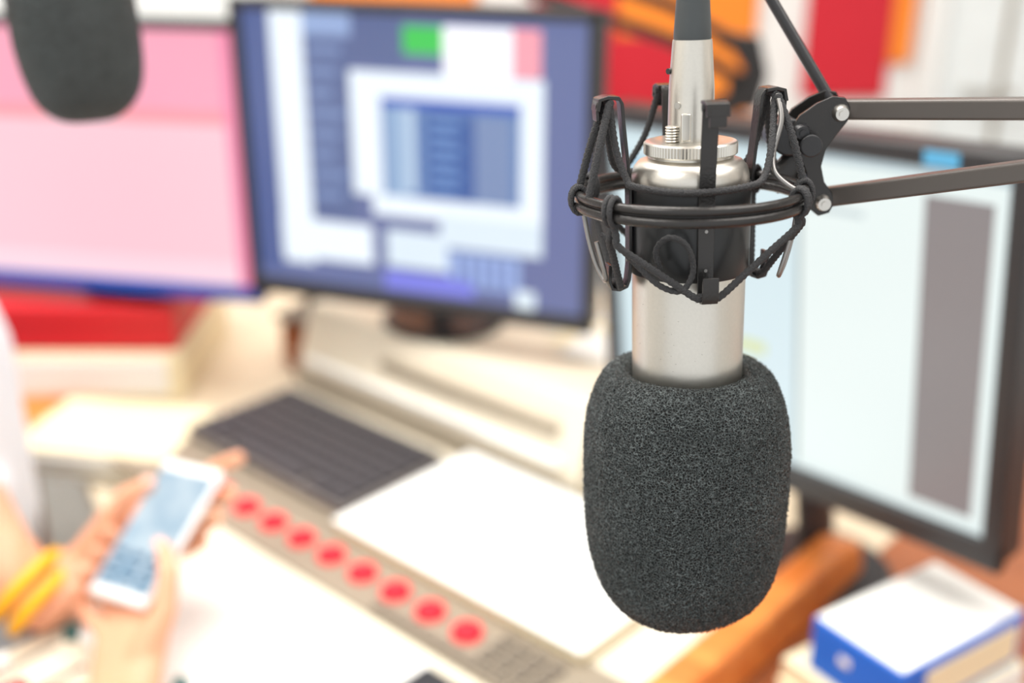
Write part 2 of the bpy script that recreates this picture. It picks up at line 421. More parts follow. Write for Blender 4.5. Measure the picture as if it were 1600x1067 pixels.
# ---------------------------------------------------------------- boxes at left
wbx = empty('white_drawer_box', (-0.79, 1.64, 0.7515))
box('case', (0, 0, 0.0375), (0.63, 0.28, 0.075), M['creamlab'], wbx, bevel=0.004)
box('drawer_front', (0, -0.141, 0.038), (0.59, 0.006, 0.055), M['white'], wbx, bevel=0.002)
box('drawer_pull', (0, -0.149, 0.04), (0.08, 0.012, 0.01), M['cream'], wbx, bevel=0.002)
rbx = empty('red_storage_box', (-0.81, 1.645, 0.828))
box('carton', (0, 0, 0.034), (0.66, 0.28, 0.067), M['redbox'], rbx, bevel=0.003)
box('lid', (0, 0, 0.055), (0.668, 0.288, 0.026), M['redbox'], rbx, bevel=0.003)
pst = empty('paper_stack', (-0.52, 1.33, 0.7525), (0, 0, R(-12)))
for i in range(10): box('sheets_%d' % i, (random.uniform(-.004, .004), random.uniform(-.004, .004), 0.002+i*0.004), (0.21, 0.15, 0.0038), M['white'] if i % 3 else M['creamlab'], pst, rot=(0, 0, R(random.uniform(-2, 2))))
cbk = empty('leather_case', abv(-1.30, 1.02, 0.751), (0, 0, R(-30)))
box('body', (0, 0, 0.04), (0.13, 0.09, 0.08), M['wooddk'], cbk, bevel=0.02)
box('lid', (0, 0, 0.084), (0.132, 0.092, 0.012), M['taupedk'], cbk, bevel=0.005)
tube('carry_handle', catmull([(-0.035, 0, 0.088), (-0.03, 0, 0.108), (0.03, 0, 0.108), (0.035, 0, 0.088)], 6), 0.004, M['blackpl'], cbk)

# ---------------------------------------------------------------- boxes at right
th = R(33)
bk = empty('book_stack', (0.358, 0.858, 0.7505), (0, 0, th))
for i in range(2):
    box('book_cover_%d' % i, (0, 0, 0.010+i*0.020), (0.19-.01*i, 0.125, 0.019), M['creamlab'], bk, bevel=0.002)
    box('book_pages_%d' % i, (0.0, -0.002, 0.010+i*0.020), (0.184-.01*i, 0.1285, 0.013), M['white'], bk)
cbx = empty('blue_carton', (0.364, 0.850, 0.7905), (0, 0, th))
box('carton', (0, 0, 0.027), (0.165, 0.098, 0.054), M['blue'], cbx, bevel=0.002)
box('white_top', (0, 0, 0.0545), (0.160, 0.094, 0.002), M['white'], cbx, bevel=0.0008)
box('front_label', (0.012, -0.0495, 0.026), (0.125, 0.002, 0.036), M['creamlab'], cbx)
box('side_mark', (-0.0828, 0.01, 0.03), (0.001, 0.012, 0.008), M['white'], cbx)

# ---------------------------------------------------------------- third boom behind the right monitor
boom3 = empty('microphone_boom_arm', (0.315, 1.633, 0.75))
lathe('desk_clamp', [(0, 0), (0.04, 0), (0.04, 0.02), (0.016, 0.03), (0.013, 0.06), (0, 0.06)], M['blackmetal'], boom3, loc=(0, 0, 0.001))
cyl('post', (0, 0, 0.05), (0, 0, 0.44), 0.009, M['blackmetal'], boom3)
for i, dz in enumerate((0.0, 0.045)):
    tube('arm_bar_%d' % i, [(0.01, 0, 0.44+dz), (-0.10, -0.04, 0.50+dz), (-0.30, -0.10, 0.57+dz)], 0.0085, M['blackmetal'], boom3)
bm = bmesh.new()
ppl = [(0.035, 0.40), (0.045, 0.45), (0.03, 0.50), (-0.01, 0.505), (-0.03, 0.49), (-0.005, 0.48), (0.012, 0.455), (0.005, 0.425), (-0.03, 0.415), (-0.03, 0.395)]
f1 = [bm.verts.new((x, -0.012, z)) for x, z in ppl]; f2 = [bm.verts.new((x, 0.012, z)) for x, z in ppl]
bm.faces.new(f1); bm.faces.new(f2)
for i in range(len(ppl)): bm.faces.new((f1[i], f1[(i+1) % len(ppl)], f2[(i+1) % len(ppl)], f2[i]))
finish('joint_plate', bm, M['blackmetal'], boom3, bevel=0.002)

# ---------------------------------------------------------------- microphone
TILT = (R(-4.0), R(-1.8), 0)
MLOC = (0.0742, 0.4634, 1.329)
def foam(name, prof, parent, nu=420, nv=260, amp=0.0007, struts=26000):
    pr = catmull([(r, 0, z) for r, z in prof], 12)
    L = [0]
    for a, b in zip(pr, pr[1:]): L.append(L[-1]+(b-a).length)
    def at(t):
        d = t*L[-1]
        for i in range(len(L)-1):
            if d <= L[i+1]+1e-9:
                k = (d-L[i])/max(1e-9, L[i+1]-L[i]); p = pr[i].lerp(pr[i+1], k); q = pr[i+1]-pr[i]
                return p.x, p.z, Vector((-q.z, 0, q.x)).normalized()
        return pr[-1].x, pr[-1].z, Vector((0, 0, -1))
    bm = bmesh.new(); rows = []
    for j in range(nv+1):
        r, z, nn = at(j/nv); r = max(r, 0.0001); row = []
        for i in range(nu):
            a = 2*math.pi*i/nu; c, s = math.cos(a), math.sin(a)
            p = Vector((r*c, r*s, z))
            N = Vector((c*abs(nn.x), s*abs(nn.x), -abs(nn.z) if z < -0.15 else abs(nn.z)))
            d = amp*(noise.noise(p*900)+0.8*noise.noise(p*1900)) + 0.0012*noise.noise(p*35)
            row.append(bm.verts.new(p+N*d))
        rows.append(row)
    for j in range(nv):
        for i in range(nu):
            k = (i+1) % nu
            bm.faces.new((rows[j][i], rows[j][k], rows[j+1][k], rows[j+1][i]))
    for _ in range(struts):
        r, z, nn = at(random.random()); a = random.uniform(0, 2*math.pi); c, s = math.cos(a), math.sin(a)
        if r < 0.004: continue
        if random.random() > r/0.047: continue
        p = Vector((r*c, r*s, z))
        d = Vector((random.gauss(0, 1), random.gauss(0, 1), random.gauss(0, 1))).normalized()*random.uniform(0.0004, 0.0010)
        N = Vector((c, s, 0))
        base = p+N*random.uniform(-0.0003, 0.0003)
        w = d.cross(Vector((random.random(), random.random(), random.random()))).normalized()*0.00011
        w2 = d.cross(w).normalized()*0.00011
        a1 = [bm.verts.new(base-d+w), bm.verts.new(base-d-w*0.5+w2), bm.verts.new(base-d-w*0.5-w2)]
        a2 = [bm.verts.new(base+d+w), bm.verts.new(base+d-w*0.5+w2), bm.verts.new(base+d-w*0.5-w2)]
        for k in range(3):
            f = bm.faces.new((a1[k], a1[(k+1) % 3], a2[(k+1) % 3], a2[k])); f.material_index = 1
    me = bpy.data.meshes.new(name); bm.to_mesh(me); bm.free()
    me.materials.append(M['foam']); me.materials.append(M['strut'])
    me.polygons.foreach_set('use_smooth', [True]*len(me.polygons))
    o = bpy.data.objects.new(name, me); COL.objects.link(o); o.parent = parent
    return o

FP = [(0.0235, -0.092), (0.0240, -0.0818), (0.0272, -0.0768), (0.0325, -0.0768), (0.0382, -0.0820), (0.0428, -0.0930), (0.0450, -0.108), (0.0457, -0.128), (0.0452, -0.149), (0.0430, -0.1665), (0.0382, -0.1810), (0.0295, -0.1912), (0.0170, -0.1968), (0.0, -0.1982)]
mic = empty('studio_microphone', MLOC, TILT)
foam('foam_windscreen', FP, mic)
lathe('body_tube', [(0, -0.13), (0.0236, -0.13), (0.0240, -0.034), (0.0243, -0.030), (0.0243, 0.0065), (0.0242, 0.0088), (0.0234, 0.0120), (0.0212, 0.0145), (0.0186, 0.0153), (0.0176, 0.0160), (0.0176, 0.018), (0, 0.018)], M['silver'], mic, seg=128)
lathe('clamp_band', [(0.0238, -0.0318), (0.0250, -0.0318), (0.0253, -0.0312), (0.0253, 0.0050), (0.0249, 0.0058), (0.0238, 0.0058)], M['band'], mic, seg=128)
bm = bmesh.new(); n = 180
rings = []
for z, r0, kn in [(0.0170, 0.017, 0), (0.0170, 0.0186, 0), (0.0176, 0.0193, 1), (0.0218, 0.0193, 1), (0.0224, 0.0186, 0), (0.0228, 0.0170, 0), (0.0225, 0.0150, 0), (0.0228, 0.0135, 0), (0.0228, 0.009, 0)]:
    rings.append([bm.verts.new(((r0-(0.0004 if kn and i % 2 else 0))*math.cos(2*math.pi*i/n), (r0-(0.0004 if kn and i % 2 else 0))*math.sin(2*math.pi*i/n), z)) for i in range(n)])
for a, b in zip(rings, rings[1:]):
    for i in range(n): bm.faces.new((a[i], a[(i+1) % n], b[(i+1) % n], b[i]))
finish('lock_ring', bm, M['nickel'], mic, ang=30)
lathe('connector_shell', [(0.0092, 0.020), (0.0097, 0.0228), (0.0097, 0.026), (0.0095, 0.0265), (0.0092, 0.044), (0.0080, 0.0615), (0.0078, 0.0627), (0, 0.063)], M['silver'], mic, seg=96)
lathe('strain_relief', [(0.0074, 0.0627), (0.0076, 0.0637), (0.0073, 0.068), (0.0066, 0.079), (0.0054, 0.095), (0.0032, 0.112), (0, 0.112)], M['relief'], mic, seg=48)
cyl('shell_screw', (-0.0062, -0.0066, 0.0375), (-0.0068, -0.0073, 0.0375), 0.0014, M['screw'], mic)
bm = bmesh.new()
for k in range(6): addlathe(bm, [(0, 0), (0.0026, 0.0002), (0.0029, 0.0006), (0.0026, 0.001), (0, 0.0012)], 20, 0, (-0.0085, -0.0065, 0.0228+k*0.0011))
finish('latch_thread', bm, M['nickel'], mic)
box('latch', (-0.0035, -0.0097, 0.029), (0.004, 0.002, 0.011), M['nickel'], mic, bevel=0.0006)
cyl('connector_key', (-0.0085, 0.0, 0.0505), (-0.0098, -0.001, 0.0505), 0.0012, M['blackpl'], mic)
bm = bmesh.new()
for i in range(18):
    a = R(random.uniform(200, 300)); z = random.uniform(-0.074, -0.04)
    addlathe(bm, [(0, 0.0001), (0.0002, 0)], 6, 0, (0.02405*math.cos(a), 0.02405*math.sin(a), z))
finish('specks', bm, M['boom'], mic)

# ---------------------------------------------------------------- shock mount
smt = empty('shock_mount', MLOC, TILT)
circ = lambda r, z, n=160: [(r*math.cos(2*math.pi*i/n), r*math.sin(2*math.pi*i/n), z) for i in range(n)]
RR = 0.0466
tube('ring_upper', circ(RR, 0.0021), 0.0019, M['blackmetal'], smt, seg=16, closed=True)
tube('ring_lower', circ(RR, -0.0023), 0.0022, M['blackmetal'], smt, seg=16, closed=True)
lathe('ring_web', [(RR-.001, -0.003), (RR+.0002, -0.003), (RR+.0002, 0.0022), (RR-.001, 0.0022), (RR-.001, -0.003)], M['blackmetal'], smt, seg=160)
def PH(phi, r, z):
    return Vector((r*math.sin(R(phi)), -r*math.cos(R(phi)), z))
def ribbon(bm, phi, prof, w, t):
    P = [Vector((r, z)) for r, z in prof]
    tx = Vector((math.cos(R(phi)), math.sin(R(phi)), 0))
    rd = Vector((math.sin(R(phi)), -math.cos(R(phi)), 0))
    rows = []
    for i, p in enumerate(P):
        d = (P[min(i+1, len(P)-1)]-P[max(i-1, 0)]).normalized(); nn = Vector((-d.y, d.x))
        c = rd*p.x+Vector((0, 0, p.y)); N = rd*nn.x+Vector((0, 0, nn.y))
        rows.append([bm.verts.new(c+tx*w/2*sx+N*t/2*sy) for sx, sy in ((-1, -1), (1, -1), (1, 1), (-1, 1))])
    for a, b in zip(rows, rows[1:]):
        for k in range(4): bm.faces.new((a[k], a[(k+1) % 4], b[(k+1) % 4], b[k]))
    bm.faces.new(rows[0]); bm.faces.new(rows[-1])
arms = [6, 104, 190, 281]
AP = [(0.0400, 0.0325), (0.0404, 0.0385), (0.0394, 0.0408), (0.0360, 0.0416), (0.0312, 0.0411), (0.0300, 0.0390), (0.0293, 0.031), (0.0276, 0.015), (0.0266, 0.006), (0.0264, -0.010), (0.0264, -0.028), (0.0270, -0.034), (0.0280, -0.0368), (0.0310, -0.0380), (0.0342, -0.0374), (0.0354, -0.0340), (0.0352, -0.0270)]
bm = bmesh.new()
for ph in arms: ribbon(bm, ph, AP, 0.0066, 0.0014)
for ph in arms: ribbon(bm, ph, [(0.0403, 0.0365), (0.0394, 0.0410), (0.0360, 0.0418), (0.0315, 0.0413)], 0.0090, 0.0016)
finish('basket_arms', bm, M['blackmetal'], smt, bevel=0.0003)
bm = bmesh.new()
for ph in arms:
    for z in (-0.010, -0.026):
        addtube(bm, [PH(ph, 0.0265, z), PH(ph, 0.0274, z)], 0.0007, 12)
finish('rivets', bm, M['wire'], smt)
bm = bmesh.new()
CR = 0.00145
def cord(pts, r=CR, n=5, braid=True, tgt=None):
    P = catmull(pts, n*3)
    # resample evenly for the braid
    L = sum((b-a).length for a, b in zip(P, P[1:])); m = max(6, int(L/0.0011)); out = [P[0]]; acc = 0; step = L/m
    for a, b in zip(P, P[1:]):
        d = (b-a).length
        while d > 1e-9 and acc+d >= step and len(out) < m:
            k = (step-acc)/d; a = a.lerp(b, k); out.append(a.copy()); d = (b-a).length; acc = 0
        acc += d
    out.append(P[-1])
    rr = [r*(1.0+(0.13 if i % 2 else -0.08)) if braid else r for i in range(len(out))]
    addtube(tgt or bm, out, rr, 10)
HT = lambda ph, d=0: PH(ph+d, 0.0356, 0.0398)
HB = lambda ph, d=0: PH(ph+d, 0.0318, -0.0360)
# upper elastics
cord([HT(-79, 5), PH(-72, 0.0335, 0.022), PH(-63, 0.0310, 0.0095), PH(-54, 0.0306, 0.0072), PH(-20, 0.0298, 0.0062), PH(8, 0.0292, 0.0062), PH(40, 0.0300, 0.0068), PH(62, 0.0310, 0.0085), PH(78, 0.0325, 0.020), HT(104, -5)])
cord([HT(-79, -5), PH(-95, 0.0335, 0.022), PH(-112, 0.0310, 0.0095), PH(-150, 0.0298, 0.0062), PH(172, 0.0292, 0.0062), PH(140, 0.0300, 0.0068), PH(125, 0.0310, 0.0085), PH(114, 0.0325, 0.020), HT(104, 5)])
for ph, d in ((-79, -8), (-79, 11), (104, -20), (104, 16)):
    cord([HT(ph, d*0.5), PH(ph+d*0.9, 0.0415, 0.022), PH(ph+d, RR, 0.003)], 0.0016)
cord([HT(190, 5), PH(200, 0.042, 0.02), PH(212, RR, 0.003)]); cord([HT(190, -5), PH(178, 0.042, 0.02), PH(160, RR, 0.003)])
# lower elastics pulled straight between ring and hooks
def seg(*pts):
    Q = []
    for a, b in zip(pts, pts[1:]):
        a, b = Vector(a), Vector(b)
        Q += [a, a.lerp(b, 0.33), a.lerp(b, 0.67)]
    Q.append(Vector(pts[-1])); cord(Q)
seg(PH(60, RR, -0.003), PH(59, RR-.0005, -0.0100), HB(6, 9), HB(6, -9), PH(-46, 0.0455, -0.0140), PH(-48, RR, -0.004))
seg(PH(60, RR, -0.004), PH(66, RR, -0.0095), HB(104, -9), HB(104, 9), PH(135, RR, -0.005))
seg(PH(-48, RR, -0.003), PH(-52, 0.0455, -0.0125), HB(281, 9), HB(281, -9), PH(-120, RR, -0.005))
seg(PH(135, RR, -0.005), HB(190, -9), HB(190, 9), PH(-120, RR, -0.005))
for rp_ in (60, -48, 135, -120, -85, 84):
    for dp_ in (-1.8, 1.4):
        c = PH(rp_+dp_, RR, 0); rd = PH(rp_+dp_, 1, 0)
        addtube(bm, [c+rd*0.0034*math.cos(t)+Vector((0, 0, 0.0056*math.sin(t))) for t in [2*math.pi*k/14 for k in range(14)]], 0.0012, 8, closed=True)
for ph in arms:
    for r_, z_ in ((0.0356, 0.0396), (0.0315, -0.0357)):
        addtube(bm, [PH(ph-8, r_, z_), PH(ph, r_, z_), PH(ph+8, r_, z_)], 0.0015, 8)
# loose curled loop under the front of the ring
cord([PH(-72, 0.040, -0.013), PH(-60, 0.0365, -0.0165), PH(-44, 0.034, -0.0245), PH(-28, 0.0325, -0.0315), PH(-13, 0.0315, -0.0330), PH(-5, 0.0305, -0.0250), PH(-10, 0.0320, -0.0145), PH(-22, 0.0335, -0.0110), PH(-31, 0.0335, -0.0165), PH(-30, 0.0310, -0.0250)], 0.0012)
finish('elastic_cords', bm, M['cord'], smt, ang=60)
bm = bmesh.new()
for s in (-1, 1):
    cord([PH(s*88, 0.0452, -0.001), PH(s*84, 0.0430, -0.016), PH(s*80, 0.0400, -0.028), PH(s*74, 0.0375, -0.0335), PH(s*71, 0.0395, -0.026), PH(s*72, 0.0420, -0.016)], 0.0010, 5, False)
cord([HT(104, -10), PH(86, 0.0365, 0.030), PH(80, 0.0335, 0.018), PH(72, 0.0345, 0.010), PH(70, 0.0420, 0.004), PH(70, RR, 0.0035)], 0.0011, 5, False)
finish('wire_clips', bm, M['wire'], smt, ang=60)
bm = bmesh.new()
addtube(bm, catmull([(0.040, 0.026, 0.0), (0.047, 0.028, 0.004), (0.054, 0.030, 0.012), (0.060, 0.031, 0.016)], 4), 0.0052, 16, sx=1.3, sy=0.8)
finish('swivel_arm', bm, M['blackmetal'], smt)
cyl('swivel_knob', (0.046, 0.022, 0.019), (0.046, 0.042, 0.019), 0.008, M['blackpl'], smt, bevel=0.001)
cyl('swivel_bolt', (0.054, 0.016, 0.016), (0.054, 0.046, 0.016), 0.0048, M['blackpl'], smt, bevel=0.0006)

# ---------------------------------------------------------------- boom arm
boom = empty('microphone_boom_arm', (0, 0, 0))
C = Vector((0.138, 0.4945, 1.339))
plp = [(1302, 150), (1311, 165), (1309, 184), (1294, 206), (1281, 228), (1277, 252), (1284, 276), (1297, 292), (1303, 308), (1296, 324), (1280, 329), (1266, 318), (1262, 298), (1256, 262), (1244, 238), (1228, 222), (1224, 200), (1238, 176), (1262, 158), (1284, 148)]
def plate_pt(px, py, off):
    x = (px-1290)/3560*1.04; z = -(py-240)/3450
    return C+Vector((x, 0, z))+Vector((0, 1, 0))*off
for s, off in ((1, -0.0075), (2, 0.0075)):
    bm = bmesh.new()
    f1 = [bm.verts.new(plate_pt(x, y, off-0.001)) for x, y in plp]; f2 = [bm.verts.new(plate_pt(x, y, off+0.001)) for x, y in plp]
    bm.faces.new(f1); bm.faces.new(f2); n = len(plp)
    for i in range(n): bm.faces.new((f1[i], f1[(i+1) % n], f2[(i+1) % n], f2[i]))
    finish('joint_plate_%d' % s, bm, M['blackmetal'], boom, bevel=0.0004)
for i, (px, py) in enumerate(((1297, 172), (1285, 308), (1242, 200))):
    a = plate_pt(px, py, -0.0115); b = plate_pt(px, py, 0.0115)
    cyl('bolt_%d' % i, a+Vector((0, 0.002, 0)), b, 0.0021, M['screw'], boom)
    bm = bmesh.new(); addtube(bm, [a, a+Vector((0, 0.003, 0))], [0.0028, 0.0038], 24); addtube(bm, [a+Vector((0, -0.0006, 0)), a], 0.0015, 6)
    finish('bolt_head_%d' % i, bm, M['screw'] if i < 2 else M['blackpl'], boom)
U1 = plate_pt(1297, 172, 0); L1 = plate_pt(1285, 308, 0)
dU = Vector((0.0625, -0.050, 0.0095)); dL = Vector((0.0650, -0.050, 0.0240))
E = U1+dU*7.2; E2 = L1+dL*7.2
def bar2(name, p, q, h, w, h2=None):
    bm = bmesh.new(); d = (q-p).normalized(); sd = d.cross(Vector((0, 0, 1))).normalized(); up = sd.cross(d)
    rows = []
    for c, hh in ((p, h), (q, h2 or h)):
        rows.append([bm.verts.new(c+sd*w/2*a+up*hh/2*b) for a, b in ((-1, -1), (1, -1), (1, 1), (-1, 1))])
    for k in range(4): bm.faces.new((rows[0][k], rows[0][(k+1) % 4], rows[1][(k+1) % 4], rows[1][k]))
    bm.faces.new(rows[0]); bm.faces.new(rows[1])
    return finish(name, bm, M['boom'], boom, bevel=0.0012)
for nm, p, d in (('upper_bar', U1, dU), ('lower_bar', L1, dL)):
    bar2(nm, p, p+d*7.2, 0.0084, 0.0084)
K = Vector((0.80, 0.62, 0.79))
bar2('rear_bar_a', E+Vector((0, 0, -0.01)), K+Vector((0, 0, 0.02)), 0.009, 0.009)
bar2('rear_bar_b', E2+Vector((0, 0.01, 0)), K+Vector((-0.02, -0.02, 0.02)), 0.009, 0.009)
cyl('elbow_pin', E+Vector((0, -0.015, -0.01)), E+Vector((0, 0.015, -0.01)), 0.012, M['blackpl'], boom)
bm = bmesh.new(); addlathe(bm, [(0, 0), (0.035, 0), (0.035, 0.02), (0.015, 0.03), (0.012, 0.06), (0, 0.06)], 32, 0, (K.x-0.01, K.y-0.01, 0.7505))
finish('desk_clamp', bm, M['blackmetal'], boom)
j0 = Vector((0.1415, 0.5005, 1.358)); j1 = Vector((0.114, 0.5197, 1.402)); dj = (j1-j0)
mcw = Matrix.Translation(MLOC) @ (Matrix.Rotation(TILT[1], 4, 'Y') @ Matrix.Rotation(TILT[0], 4, 'X'))
top = mcw @ Vector((0, 0, 0.110)); top2 = mcw @ Vector((0, 0, 0.135))
tube('mic_cable', catmull([j0-dj*0.12, j0, j0+dj*0.5, j1, j0+dj*1.6, j0+dj*2.1, (0.078, 0.535, 1.475), (0.068, 0.500, 1.490), top2, top], 10), 0.0025, M['blackpl'], boom, seg=14)

# ---------------------------------------------------------------- second microphone (upper left)
mic2 = empty('studio_microphone', (-0.316, 0.83, 1.288+0.1985), (0, R(-3), 0))
FP2 = [(r*(0.95 if r > 0.025 else 1), z) for r, z in FP]
foam('foam_windscreen', FP2, mic2, nu=160, nv=100, amp=0.0005, struts=3000)
lathe('body_tube', [(0, -0.13), (0.0236, -0.13), (0.0243, 0.010), (0.0205, 0.0172), (0.0178, 0.022), (0, 0.022)], M['silver'], mic2)
lathe('clamp_band', [(0.0238, -0.034), (0.0253, -0.034), (0.0253, 0.0075), (0.0238, 0.0075)], M['band'], mic2)
lathe('connector_shell', [(0.0098, 0.020), (0.0093, 0.050), (0.0078, 0.0665), (0.003, 0.10), (0, 0.10)], M['nickel'], mic2)
tube('ring', circ(0.0478, 0, 64), 0.0022, M['blackmetal'], mic2, closed=True)
bm = bmesh.new()
for ph in arms: ribbon(bm, ph, AP, 0.0064, 0.0012)
for i, rp_ in enumerate((55, 145, 235, 325)):
    for ph in (arms[i], arms[(i+1) % 4]):
        addtube(bm, [PH(rp_, 0.0475, 0.0), PH(ph, 0.0360, 0.0400)], 0.0014, 8); addtube(bm, [PH(rp_, 0.0475, 0.0), PH(ph, 0.0318, -0.0358)], 0.0014, 8)
finish('basket_and_cords', bm, M['blackmetal'], mic2)
boom2 = empty('microphone_boom_arm', (0, 0, 0))
j2 = Vector((-0.316-0.05, 0.84, 1.49))
for i, dz in enumerate((0.0, 0.035)):
    tube('bar_%d' % i, [j2+Vector((0, 0, dz)), Vector((-1.0, 1.15, 1.75+dz))], 0.005, M['boom'], boom2)
    tube('rear_bar_%d' % i, [Vector((-1.0, 1.15, 1.75+dz)), Vector((-1.15-0.02*i, 1.50, 0.82))], 0.005, M['boom'], boom2)
lathe('desk_clamp', [(0, 0), (0.035, 0), (0.035, 0.02), (0.015, 0.03), (0.015, 0.08), (0, 0.08)], M['blackmetal'], boom2, loc=(-1.19, 1.50, 0.751))

# ---------------------------------------------------------------- person holding a phone
person = empty('person', (0, 0, 0))
PC = Vector((-0.3276, 0.908, 0.894))
Wd = Vector((0.888, -0.458, 0.038)).normalized(); Ld = Vector((0.363, 0.750, 0.549)); Ld = (Ld-Wd*Ld.dot(Wd)).normalized(); Nd = Wd.cross(Ld)
PM = Matrix((( Wd.x, Ld.x, Nd.x, PC.x), (Wd.y, Ld.y, Nd.y, PC.y), (Wd.z, Ld.z, Nd.z, PC.z), (0, 0, 0, 1)))
def lp(x, y, z): return PM @ Vector((x, y, z))
phone = empty('smartphone'); phone.matrix_world = PM
box('case', (0, 0, -0.0005), (0.070, 0.143, 0.0078), M['whitepl'], phone, bevel=0.0035)
def phone_screen():
    m, nt, b = newmat('phone_screen')
    tc = nt.nodes.new('ShaderNodeTexCoord'); nz = nt.nodes.new('ShaderNodeTexNoise'); nz.inputs['Scale'].default_value = 30
    cr = nt.nodes.new('ShaderNodeValToRGB'); cr.color_ramp.elements[0].position = 0.35; cr.color_ramp.elements[0].color = (*srgb(160, 196, 218), 1)
    cr.color_ramp.elements[1].position = 0.6; cr.color_ramp.elements[1].color = (*srgb(212, 232, 242), 1)
    nt.links.new(tc.outputs['Object'], nz.inputs['Vector']); nt.links.new(nz.outputs['Fac'], cr.inputs[0])
    nt.links.new(cr.outputs[0], b.inputs['Emission Color']); b.inputs['Emission Strength'].default_value = 0.9
    b.inputs['Base Color'].default_value = (0.05, 0.06, 0.07, 1); b.inputs['Roughness'].default_value = 0.15
    return m
box('screen', (0, 0.0, 0.0036), (0.064, 0.122, 0.0008), phone_screen(), phone)
bm = bmesh.new()
for i in range(3):
    for j in range(3): addbox(bm, (-0.02+j*0.02, -0.028-i*0.011, 0.0042), (0.014, 0.007, 0.0004))
finish('screen_keys', bm, mat('phone_keys', srgb(60, 95, 125), 0.3), phone, smooth=False)
lathe('home_button', [(0, 0.0006), (0.004, 0.0006), (0.005, 0)], M['whitepl'], phone, loc=(0, -0.066, 0.0034))

def hand(name, wristpair, extras, fingers, thumb, fore):
    bm = bmesh.new()
    kn = [(lp(*f[0][0]), f[0][1]) for f in fingers]
    pal = [(lp(*p), r) for p, r in wristpair]+[(lp(*p), r) for p, r in extras]
    hullspheres(bm, pal+kn)
    for f in fingers: chain(bm, [(lp(*p), r) for p, r in f])
    chain(bm, [(lp(*p), r) for p, r in thumb])
    wp_ = [(lp(*p), r) for p, r in wristpair]
    half = (wp_[0][0]-wp_[1][0])/2
    prev = wp_
    for c, r, hw in fore:
        c = Vector(c); cur = [(c+half.normalized()*hw, r), (c-half.normalized()*hw, r)]
        hullspheres(bm, prev+cur); prev = cur
    organic(name, bm, M['skin'], person, 0.0022, 5)
def F(*a): return list(a)
RH = [F(((.012, -.045, -.022), .0105), ((-.022, -.022, -.0185), .009), ((-.044, -.018, -.006), .008), ((-.0395, -.016, .0105), .007)),
      F(((.002, -.062, -.024), .0105), ((-.028, -.043, -.020), .009), ((-.0455, -.039, -.005), .008), ((-.0395, -.037, .0115), .007)),
      F(((-.006, -.079, -.024), .010), ((-.034, -.063, -.019), .0085), ((-.0465, -.059, -.004), .0078), ((-.039, -.056, .0112), .0068)),
      F(((-.010, -.096, -.020), .009), ((-.036, -.086, -.014), .0075), ((-.0445, -.080, -.002), .0068), ((-.038, -.075, .0105), .006))]
RT = F(((.046, -.104, -.014), .016), ((.054, -.068, -.001), .0115), ((.047, -.038, .011), .0098), ((.030, -.018, .0125), .0078))
hand('right_hand', [((.062, -.142, -.018), .019), ((.036, -.152, -.018), .019)], [((.044, -.088, -.018), .014), ((.010, -.118, -.022), .013)], RH, RT,
     [((-0.372, 0.715, 0.836), .030, 0.008), ((-0.42, 0.640, 0.852), .038, 0.006), ((-0.47, 0.56, 0.87), .040, 0.002)])
LH = [F(((-.058, .028, -.030), .0105), ((-.015, .062, -.024), .009), ((.012, .084, -.016), .008), ((.034, .093, -.008), .007)),
      F(((-.052, .009, -.034), .0105), ((-.008, .040, -.030), .009), ((.024, .054, -.024), .008), ((.043, .058, -.012), .007)),
      F(((-.050, -.010, -.036), .010), ((-.006, .016, -.034), .0085), ((.024, .028, -.028), .0078), ((.042, .034, -.015), .0068)),
      F(((-.054, -.028, -.038), .009), ((-.016, -.006, -.044), .0075), ((.006, .006, -.044), .0068), ((.024, .014, -.036), .006))]
LT = F(((-.088, -.030, -.028), .016), ((-.066, .000, -.006), .0115), ((-.048, .024, .008), .0098), ((-.028, .036, .0125), .0078))
hand('left_hand', [((-.118, -.068, -.036), .019), ((-.106, -.094, -.036), .019)], [((-.084, -.026, -.030), .014), ((-.080, -.066, -.040), .014)], LH, LT,
     [((-0.485, 0.925, 0.846), .030, 0.008), ((-0.535, 0.985, 0.856), .037, 0.006), ((-0.585, 1.055, 0.862), .042, 0.002)])
bm = bmesh.new()
for p in ((.0265, -.0155, .0195), (-.025, .0375, .0195)):
    r = bmesh.ops.create_uvsphere(bm, u_segments=16, v_segments=10, radius=1.0)
    for v in r['verts']: v.co = lp(p[0]+v.co.x*0.0065, p[1]+v.co.y*0.0055, p[2]+v.co.z*0.0014)
finish('thumb_nails', bm, M['nail'], person)
wl = lp(-.112, -.081, -.036); fl = Vector((-0.485, 0.925, 0.846)); ax = (fl-wl).normalized()
hw = (lp(-.118, -.068, -.036)-lp(-.106, -.094, -.036)).normalized()
for i, k in enumerate((0.02, 0.42)):
    c = wl.lerp(fl, k); u = (hw-ax*hw.dot(ax)).normalized(); v = ax.cross(u)
    tube('bracelet_%d' % i, [c+u*0.039*math.cos(t)+v*0.030*math.sin(t) for t in [2*math.pi*q/40 for q in range(40)]], 0.0068, M['yellow'], person, closed=True)
bm = bmesh.new()
V = Vector
TX = -.645
hullspheres(bm, [(V((-.68, .90, .60)), .12), (V((-.68, 1.08, .60)), .12), (V((TX, .92, .80)), .122), (V((TX, 1.08, .80)), .122)])
hullspheres(bm, [(V((TX, .92, .80)), .122), (V((TX, 1.08, .80)), .122), (V((TX, .90, 1.0)), .118), (V((TX, 1.09, 1.0)), .118)])
hullspheres(bm, [(V((TX, .90, 1.0)), .118), (V((TX, 1.09, 1.0)), .118), (V((TX-.015, .83, 1.08)), .065), (V((TX-.015, 1.16, 1.08)), .065), (V((TX-.015, 1.0, 1.12)), .07)])
